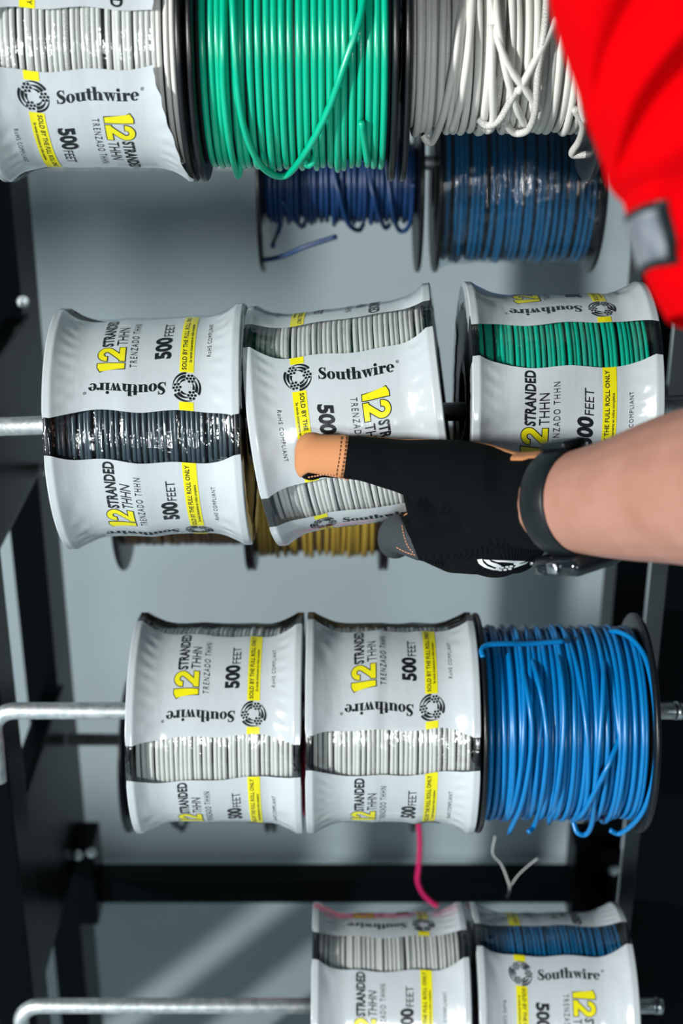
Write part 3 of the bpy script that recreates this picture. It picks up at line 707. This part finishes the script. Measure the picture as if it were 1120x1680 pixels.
def fuse(b, name, m, voxel, smooth, parent=None):
    """all the overlapping pieces become one continuous skin"""
    o = b.build(name, m)
    md = o.modifiers.new('r', 'REMESH'); md.mode = 'VOXEL'; md.voxel_size = voxel; md.use_smooth_shade = True
    ms = o.modifiers.new('s', 'SMOOTH'); ms.iterations = smooth; ms.factor = 0.5
    dg = bpy.context.evaluated_depsgraph_get(); dg.update()
    me = bpy.data.meshes.new_from_object(o.evaluated_get(dg)); me.name = name
    old = o.data; o.modifiers.clear(); o.data = me; bpy.data.meshes.remove(old)
    me.materials.clear(); me.materials.append(m)
    me.polygons.foreach_set('use_smooth', np.full(len(me.polygons), True))
    if parent is not None: o.parent = parent
    return o
def verts_of(me):
    v = np.zeros(len(me.vertices) * 3); me.vertices.foreach_get('co', v); return v.reshape(-1, 3)
def to_pic(V):
    """where points stand in lens space: right px, down px, depth"""
    q = V - np.array([0, 0, CAMZ]); d = q @ np.array(FW); return 560 + FPX * (q @ np.array(RT)) / d, 840 - FPX * (q @ np.array(UP)) / d, d

ELBOW = P(1420, 790, 0.60); SHOULDER = P(1330, 60, 0.50)
FORE = [(858, 822, 0.797), (905, 823, 0.777), (960, 822, 0.755), (1030, 816, 0.728), (1130, 800, 0.692), (1260, 790, 0.648), (1420, 790, 0.60)]
FR = [0.0235, 0.0262, 0.0283, 0.0325, 0.0385, 0.043, 0.041]
THUMB = [(838, 808, 0.800), (750, 782, 0.826), (655, 764, 0.853), (590, 752, 0.866), (520, 749, 0.8795)]
TR = [0.0225, 0.0215, 0.0158, 0.0135, 0.0128]
META = [[(850, 835, 0.805), (775, 868, 0.838), (700, 884, 0.872)], [(852, 850, 0.815), (800, 895, 0.85), (745, 903, 0.89)],
        [(858, 862, 0.826), (820, 905, 0.86), (785, 908, 0.912)], [(866, 866, 0.835), (845, 905, 0.872), (820, 900, 0.928)]]
MR = [[0.019, 0.0165, 0.0142], [0.019, 0.0165, 0.0145], [0.018, 0.0155, 0.0135], [0.016, 0.0135, 0.012]]
FING = [[(700, 884, 0.872), (655, 875, 0.935), (648, 888, 1.0), (655, 845, 1.052), (660, 800, 1.058)], [(745, 903, 0.89), (705, 892, 0.955), (695, 885, 1.015), (700, 840, 1.06), (702, 790, 1.062)],
        [(785, 908, 0.912), (748, 893, 0.97), (735, 880, 1.02), (738, 845, 1.05), (740, 810, 1.05)], [(820, 900, 0.928), (795, 885, 0.975), (778, 868, 1.01), (772, 842, 1.03)]]
FGR = [[0.0142, 0.0125, 0.0112, 0.0105, 0.0095], [0.0145, 0.0125, 0.0112, 0.0105, 0.0095], [0.0135, 0.012, 0.011, 0.010, 0.009], [0.012, 0.011, 0.0095, 0.0088]]
def PP(l): return [P(*q) for q in l]
b = MB()
limb(b, PP(FORE), FR); limb(b, [ELBOW, P(1385, 420, 0.545), SHOULDER], [0.045, 0.048, 0.056], 8)
SK = 0.0026   # skin lies this far inside the glove
limb(b, PP(THUMB), [r - SK for r in TR])
for q, r in zip(META, MR): limb(b, PP(q), [x - SK for x in r], 5)
for q, r in zip(FING, FGR): limb(b, PP(q), [x - SK for x in r], 5)
person = fuse(b, 'person', M['skin'], 0.0022, 6)
tag(person, 'person in a red shirt and black work glove gripping the tilted wire spool', 'person')

# glove
b = MB()
limb(b, PP(THUMB), TR, 12)
capsule(b, P(512, 737, 0.880), P(510, 764, 0.880), 0.0100, 0.0095)
for q, r in zip(META, MR): limb(b, PP(q), r, 12)
for q, r in zip(FING, FGR): limb(b, PP(q), r, 10)
limb(b, PP([(700, 884, 0.872), (745, 903, 0.89), (785, 908, 0.912), (820, 900, 0.928)]), [0.0135, 0.0135, 0.0125, 0.0115], 14)      # knuckle row
limb(b, PP([(690, 815, 0.862), (720, 850, 0.862), (760, 880, 0.87)]), [0.0105, 0.016, 0.016], 18)   # web beside the thumb
limb(b, PP([(780, 800, 0.83), (760, 850, 0.85)]), [0.020, 0.018], 18)
limb(b, PP([(897, 822, 0.7805), (850, 823, 0.801), (826, 828, 0.811)]), [0.0272, 0.0268, 0.0262], 8)    # cuff
glove = fuse(b, 'work_glove', M['knit'], 0.0014, 14, person)
me = glove.data; V = verts_of(me)
# knit folds
rnd = random.Random(2); nrm = np.zeros(len(V) * 3); me.vertices.foreach_get('normal', nrm); nrm = nrm.reshape(-1, 3)
px, py, dd = to_pic(V)
def fold(x0, y0, x1, y1, w, h):
    a = np.array([x0, y0], float); d_ = np.array([x1 - x0, y1 - y0], float); L = np.linalg.norm(d_); d_ /= L
    s_ = (px - x0) * d_[0] + (py - y0) * d_[1]; t_ = -(px - x0) * d_[1] + (py - y0) * d_[0]
    return h * np.exp(-(t_ / w) ** 2) * np.clip(np.minimum(s_, L - s_) / (0.5 * L), 0, 1) ** 1.5
dh = fold(600, 740, 640, 800, 9, 0.0013) - fold(622, 740, 660, 805, 8, 0.0013) + fold(700, 770, 660, 880, 10, 0.0012) - fold(720, 770, 690, 880, 9, 0.0010) + fold(745, 765, 712, 880, 10, 0.0012) - fold(768, 765, 745, 870, 9, 0.001)
dh = dh + fold(792, 725, 806, 880, 12, 0.0022) - fold(815, 730, 826, 880, 12, 0.0014) + fold(800, 850, 900, 900, 8, 0.0015) - fold(790, 868, 880, 915, 9, 0.0010) + fold(760, 700, 800, 900, 60, 0.0008)
V = V + nrm * (1.5 * dh * (dd < 0.9))[:, None]; me.vertices.foreach_set('co', V.ravel()); me.update()

def skin_patch(src, name, m, field, lift, parent, soft=0.0012):
    """a sewn panel: the part of a garment where field(points, normals) > 0 (metres from the seam), raised a little, thin at its border"""
    me_ = src.data; V = verts_of(me_); Nn = np.zeros(len(V) * 3); me_.vertices.foreach_get('normal', Nn); Nn = Nn.reshape(-1, 3)
    F = field(V, Nn); R_ = V + Nn * (lift * np.clip(F / soft, -0.3, 1))[:, None]
    out_v, out_f, idx, cut = [], [], {}, {}
    def vid(i):
        if i not in idx: idx[i] = len(out_v); out_v.append(R_[i].tolist())
        return idx[i]
    def eid(i, j):
        k_ = (min(i, j), max(i, j))
        if k_ not in cut:
            t = F[k_[0]] / (F[k_[0]] - F[k_[1]]); q = V[k_[0]] * (1 - t) + V[k_[1]] * t - (Nn[k_[0]] * (1 - t) + Nn[k_[1]] * t) * 0.0003
            cut[k_] = len(out_v); out_v.append(q.tolist())
        return cut[k_]
    for p in me_.polygons:
        vs = p.vertices[:]; fs = [F[i] > 0 for i in vs]
        if not any(fs): continue
        poly = []
        for a_ in range(len(vs)):
            i, j_ = vs[a_], vs[(a_ + 1) % len(vs)]
            if F[i] > 0: poly.append(vid(i))
            if (F[i] > 0) != (F[j_] > 0): poly.append(eid(i, j_))
        if len(poly) >= 3: out_f.append(poly)
    nm = bpy.data.meshes.new(name); nm.from_pydata(out_v, [], out_f); nm.materials.append(m)
    nm.polygons.foreach_set('use_smooth', np.full(len(nm.polygons), True)); nm.update()
    return link(bpy.data.objects.new(name, nm), parent)
PXM = 0.87 / FPX     # metres per picture pixel at the hand
def cap_field(C, N):
    x, y, d = to_pic(C); seam = 573 - 0.13 * (y - 715); low = 772 + 0.16 * np.clip(x - 505, 0, 200) + 14 * np.clip((505 - x) / 20, 0, 1)
    return np.minimum.reduce([(seam - x) * PXM, (0.93 - d), (low + 4 - y) * PXM])
thumb_cap = skin_patch(glove, 'thumb_cap', M['leather'], cap_field, 0.0009, glove); thumb_cap['label'] = 'tan leather thumb cap'
def palm_field(C, N):
    x, y, d = to_pic(C); up = N @ np.array(UP); fw = N @ np.array(FW)
    edge = np.interp(x, [575, 640, 720, 790, 830, 900], [0.10, 0.05, 0.02, -0.05, -0.30, -0.42])     # how far round the top the leather reaches
    return np.minimum.reduce([(fw - edge) * 0.015, (x - 775) * PXM, (892 - x) * PXM, (up - 0.25) * 0.015, (756 - y) * PXM])
def thumb_field(C, N):
    x, y, d = to_pic(C); up = N @ np.array(UP); fw = N @ np.array(FW)
    return np.minimum.reduce([(fw - np.interp(x, [600, 680, 740], [0.12, 0.0, 0.10])) * 0.015, (x - 600) * PXM, (735 - x) * PXM, (up - 0.25) * 0.015])
th_ = skin_patch(glove, 'thumb_panel', M['leather'], thumb_field, 0.0009, glove); th_['label'] = 'tan leather strip along the thumb'
palm = skin_patch(glove, 'palm_panel', M['leather'], palm_field, 0.0009, glove); palm['label'] = 'tan leather palm panel'
def index_field(C, N):
    x, y, d = to_pic(C)
    return np.minimum.reduce([(664 + 0.42 * (y - 862) - x) * PXM, (y - 834) * PXM, d - 0.858])
ind = skin_patch(glove, 'finger_panel', M['suede'], index_field, 0.0005, glove); ind['label'] = 'grey suede side of the index finger'

# surface finder: drops a picture line onto the glove
from mathutils.bvhtree import BVHTree
def onto(o):
    dg = bpy.context.evaluated_depsgraph_get(); bv = BVHTree.FromPolygons([v.co for v in o.data.vertices], [p.vertices[:] for p in o.data.polygons])
    org = Vector((0, 0, CAMZ))
    def f(x, y, lift=0.0006):
        dv = (P(x, y, 1.0) - org).normalized(); h = bv.ray_cast(org, dv)
        return None if h[0] is None else h[0] + h[1] * lift
    return f
on = onto(glove)
def stitches(line, step, length, r, m, name, lift=0.0011):
    b = MB(); p = smoothpts([(x, y, 0) for x, y in line], 24); L = np.concatenate([[0], np.cumsum(np.linalg.norm(np.diff(p, axis=0), axis=1))])
    s_ = 0.0
    while s_ < L[-1]:
        q = []
        for k in np.linspace(0, length, 4):
            x = np.interp(s_ + k, L, p[:, 0]); y = np.interp(s_ + k, L, p[:, 1]); h = on(x, y, lift)
            if h is not None: q.append(h)
        if len(q) == 4: b.tube(q, r, 6)
        s_ += step
    if b.n:
        return b.build(name, m, glove)
stitches([(561, 714), (559, 745), (552, 782)], 6, 3.6, 0.00032, M['dark_stitch'], 'stitching', 0.0013)
stitches([(569, 714), (567, 745), (560, 783)], 6, 3.6, 0.00032, M['dark_stitch'], 'stitching', 0.0013)
stitches([(506, 781), (535, 776), (560, 781), (590, 792), (612, 802)], 5, 3.0, 0.0005, M['stitch'], 'stitching', 0.0012)
stitches([(661, 862), (665, 880), (671, 896), (680, 906)], 5, 3.2, 0.0004, M['stitch'], 'stitching', 0.0008)
stitches([(652, 897), (668, 905), (682, 909)], 5, 3.2, 0.0004, M['stitch'], 'stitching', 0.0008)
# half of a round mark printed on the back of the hand
b = MB()
def mark(poly):
    T = split_tris(tris_from_poly(poly) if not isinstance(poly, np.ndarray) else poly, 4.0)
    vs = []
    for t in T:
        h = [on(x, y, 0.0005) for x, y in t]
        if all(q is not None for q in h): vs.append([q[:] for q in h])
    if vs:
        q = np.array(vs).reshape(-1, 3); b.add(q, np.arange(len(q)).reshape(-1, 3).tolist())
mark([(783, 917), (791, 916), (793, 922), (800, 928), (812, 932), (822, 933.5), (822, 935), (808, 934), (795, 930), (786, 924)])
mark([(793, 917), (803, 917.5), (806, 921), (816, 924), (822, 927), (822, 930), (811, 929), (800, 924)])
mark([(806, 917.5), (862, 919.5), (848, 924), (842, 922.5), (826, 921), (816, 921)])
for x, y in ((816, 931), (823, 930), (831, 929), (838, 928), (820, 934), (828, 933.5), (836, 932), (845, 924), (850, 925)): mark([(x + 3.4 * math.cos(a), y + 1.9 * math.sin(a)) for a in np.linspace(0, 5.6, 9)])
mark([(846, 926), (866, 920), (862, 924), (842, 931)])
if b.n: b.build('printed_mark', M['white_print'], glove)

# wristwatch
wc = P(938, 822, 0.764); wax = (P(905, 823, 0.777) - P(985, 820, 0.745)).normalized()
wr_rot = Vector((1, 0, 0)).rotation_difference(wax).to_matrix()
wtilt = Matrix.Rotation(R3(0), 3, 'Z')
watch = empty('wristwatch', (0, 0, 0)); watch.parent = person
def wpart(b, name, m):
    V = b.v[0] if len(b.v) == 1 else np.concatenate(b.v); V = V @ np.array(wr_rot).T + np.array(wc); b.v = [V]; return b.build(name, m, watch)
b = MB(); R0 = 0.0285
b.lathe([(-0.0092, R0 - 0.0008), (-0.0090, R0 + 0.0006), (-0.0078, R0 + 0.0013), (0.0078, R0 + 0.0016), (0.0090, R0 + 0.0010), (0.0092, R0)], 72, closed=True); wpart(b, 'strap', M['strap'])
dn_ = Vector(wr_rot.inverted() @ (UP * -0.93 + FW * 0.37)).normalized(); ang = Vector((0, 0, 1)).rotation_difference(Vector((0, dn_.y, dn_.z)).normalized()).to_matrix()
def wbox(c, size, bev):
    t = MB(); t.box((0, 0, 0), size, bevel=bev); V = (t.v[0] + np.array(c)) @ np.array(ang).T; q = MB(); q.add(V, t.f); return q
wpart(wbox((0.004, 0, R0 + 0.0040), (0.036, 0.036, 0.0105), 0.0050), 'watch_case', M['watchglass'])
wpart(wbox((0.004, 0, R0 + 0.0092), (0.027, 0.027, 0.0014), 0.0006), 'watch_face', M['watchglass'])
wpart(wbox((0.003, -0.0190, R0 + 0.0040), (0.0075, 0.003, 0.0065), 0.0014), 'crown', M['steel'])
wpart(wbox((0.0215, -0.006, R0 + 0.0020), (0.0022, 0.024, 0.002), 0.0008), 'lug_bar', M['steel'])
up_ = -dn_; 
ang = Vector((0, 0, 1)).rotation_difference(Vector((0, up_.y, up_.z)).normalized()).to_matrix()
wpart(wbox((0, 0, R0 + 0.0028), (0.020, 0.016, 0.004), 0.0015), 'buckle', M['strap'])

# red shirt: short sleeve over the upper arm and the shoulder
SL = [(-420, 860, .46, 250), (-260, 880, .47, 250), (-120, 893, .485, 245), (-40, 899, .49, 240), (0, 903, .493, 238), (40, 913, .497, 236), (90, 930, .50, 232), (150, 951, .505, 226), (195, 965, .508, 220), (235, 981, .511, 214), (270, 993, .514, 208), (292, 997, .516, 204), (308, 1008, .518, 200), (322, 1024, .52, 195),
      (345, 1029, .522, 192), (365, 1034, .524, 190), (395, 1045, .527, 184), (425, 1054, .53, 180), (460, 1064, .533, 176), (490, 1079, .536, 170), (515, 1093, .538, 165), (524, 1097, .539, 163)]
ys_ = np.concatenate([np.linspace(-420, -60, 14), np.linspace(-40, 300, 46)[:-1], np.linspace(300, 524, 46)])
SL0 = np.array(SL); SL = [(y, *[float(np.interp(y, SL0[:, 0], SL0[:, k_])) for k_ in (1, 2, 3)]) for y in ys_]
NT = 128; ta = np.linspace(0, 2 * math.pi, NT, endpoint=False); rows = []
for i, (y, L, d, r) in enumerate(SL):
    # hem runs lower away from the lens side
    rm = r / FPX * d
    row = []
    for t in ta:
        cx = (L + r); ex = cx - r * math.cos(t)
        hem = max(0.0, (y - 430) / 94.0) * 26 * (1 - math.cos(t)) * 0.5
        fr = max(0.0, math.sin(t)); side = 1.0 if t < math.pi else 0.0
        def crease(y0, t0, sl, w, h): return h * math.exp(-((y - (y0 - sl * (t - t0))) / w) ** 2)
        fo = side * (crease(318, 0.1, 155, 20, -0.010) + crease(292, 0.1, 165, 26, 0.008) + crease(360, 0.2, 120, 40, 0.006) + crease(470, 0.3, 90, 16, -0.005) + crease(180, 0.3, 200, 24, -0.004) + crease(90, 0.2, 140, 40, 0.006) + crease(60, 0.9, 200, 25, -0.005))
        dd_ = d - rm * 0.9 * math.sin(t) - fo * min(1.0, fr * 2.2)
        q = P(cx, y + hem, d) + RT * (-(r * math.cos(t)) / FPX * d) + FW * (dd_ - d)
        row.append(q[:])
    rows.append(row)
b = MB(); A = np.array(rows); k = len(A); I = np.arange(k * NT).reshape(k, NT); J = np.roll(I, -1, 1)
b.add(A.reshape(-1, 3), np.stack([I[:-1], I[1:], J[1:], J[:-1]], -1).reshape(-1, 4).tolist() + [tuple(range(NT))])
shirt = b.build('shirt', M['red'], person)
ms = shirt.modifiers.new('s', 'SOLIDIFY'); ms.thickness = 0.0012; ms.offset = -1
ms = shirt.modifiers.new('d', 'SUBSURF'); ms.levels = 1; ms.render_levels = 1
# dark edged badge sewn on the sleeve
def badge(y0, y1, t0, t1, m, name, lift):
    b = MB(); n1, n2 = 14, 10; G = []
    ys = [s_[0] for s_ in SL]; RW_ = A
    for y in np.linspace(y0, y1, n1):
        k_ = np.interp(y, ys, np.arange(len(ys))); i0 = int(k_); f_ = k_ - i0; row = RW_[i0] * (1 - f_) + RW_[min(i0 + 1, k - 1)] * f_
        c_ = row.mean(0)
        for t in np.linspace(t0, t1, n2):
            u = (t % (2 * math.pi)) / (2 * math.pi) * NT; j = int(u); g_ = u - j; q = row[j % NT] * (1 - g_) + row[(j + 1) % NT] * g_
            nv = q - c_; nv /= np.linalg.norm(nv); G.append(q + nv * lift)
    I = np.arange(n1 * n2).reshape(n1, n2); b.add(np.array(G), np.stack([I[:-1, :-1], I[1:, :-1], I[1:, 1:], I[:-1, 1:]], -1).reshape(-1, 4).tolist())
    o = b.build(name, m, shirt); md = o.modifiers.new('s', 'SOLIDIFY'); md.thickness = 0.0008; md.offset = 0; return o
bd = badge(352, 446, -0.75, 0.66, M['strap'], 'sleeve_badge', 0.0007); bd['label'] = 'dark edged grey badge'
badge(364, 436, -0.6, 0.54, M['badge'], 'badge_field', 0.0014)

# a wisp of torn plastic dangling below the blue coil
b = MB()
b.tube(smoothpts([PY(812, 1372, 1.0), PY(808, 1400, 1.0), PY(822, 1418, 1.0), PY(832, 1442, 1.0), PY(836, 1458, 1.0), PY(832, 1472, 1.0)], 8), np.linspace(0.0006, 0.0011, 41), 6)
b.tube(smoothpts([PY(836, 1456, 1.0), PY(848, 1438, 1.002), PY(862, 1424, 1.004), PY(882, 1408, 1.005)], 8), 0.0005, 6)
tag(b.build('plastic_strand', M['thread']), 'pale wisp of torn plastic dangling below the open sky blue coil', 'plastic strand')

# ------------------------------------------------------------------ an unseen rack added left of the frame to shade the wall and the floor
shade_rack = empty('wire_rack', (-1.0, 1.1, 0)); tag(shade_rack, 'unseen black rack added left of the pictured one to shade wall and floor', 'rack')
def npart(b, name):
    o = b.build(name, M['post'], shade_rack, False); o.matrix_parent_inverse = Matrix.Translation((1.0, -1.1, 0)); return o
for x, y, h, w in ((-0.717, 0.985, 0.66, 0.046), (-1.36, 0.985, 1.9, 0.04), (-1.36, 1.275, 1.9, 0.04)):  # first post kept short, placed to cast a dark band on the floor
    b = MB(); b.box((x, y, h / 2), (w, 0.05, h), bevel=0.002); npart(b, 'post')
b = MB(); b.box((-1.02, 0.985, 0.03), (0.56, 0.04, 0.03), bevel=0.002); npart(b, 'crossbar')
b = MB(); b.box((-1.088, 0.905, 0.415), (0.43, 0.012, 0.43), bevel=0.002); npart(b, 'shade_panel')  # solid board added to keep the key light off the floor
def copy_thing(o):
    c = o.copy(); COL.objects.link(c)
    for ch in o.children:
        k_ = ch.copy(); COL.objects.link(k_); k_.parent = c
    return c
src_spool = bpy.data.objects['wire_spool.001']; src_rod = bpy.data.objects['spool_rod.004']
for z, xr, y in ((1.36, -0.93, YF),):
    r_ = copy_thing(src_rod); r_.location = (-1.34, y, z + DROP); r_.scale = (0.8, 1, 1); r_['label'] = 'unseen rod of the added shading rack beyond the left edge'; r_['group'] = 'rods of the added shading rack'
    for q in range(3):
        c = copy_thing(src_spool); c.rotation_quaternion = Matrix.Rotation(-0.4 * q, 3, 'X').to_quaternion(); c.location = (xr - HALF - q * 0.1245, y, z)
        c['label'] = 'unseen wrapped wire spool added beyond the left edge to shade the wall'; c['group'] = 'spools on the added shading rack'

# an unseen row added below the lowest one to shade the floor
r_ = copy_thing(bpy.data.objects['spool_rod.003']); r_.location.z += 0.345 + DROP - PY(300, 1650, YF).z; r_['label'] = 'unseen zinc rod added below the lowest row of spools, past the bottom edge'
for q in range(3):
    c = copy_thing(src_spool); c.rotation_quaternion = Matrix.Rotation(0.5 * q, 3, 'X').to_quaternion(); c.location = (-0.19 + 0.1245 * q, YF, 0.345); c['label'] = 'unseen wrapped wire spool added below the lowest row to shade the floor'; c['group'] = 'spools added below the lowest row'
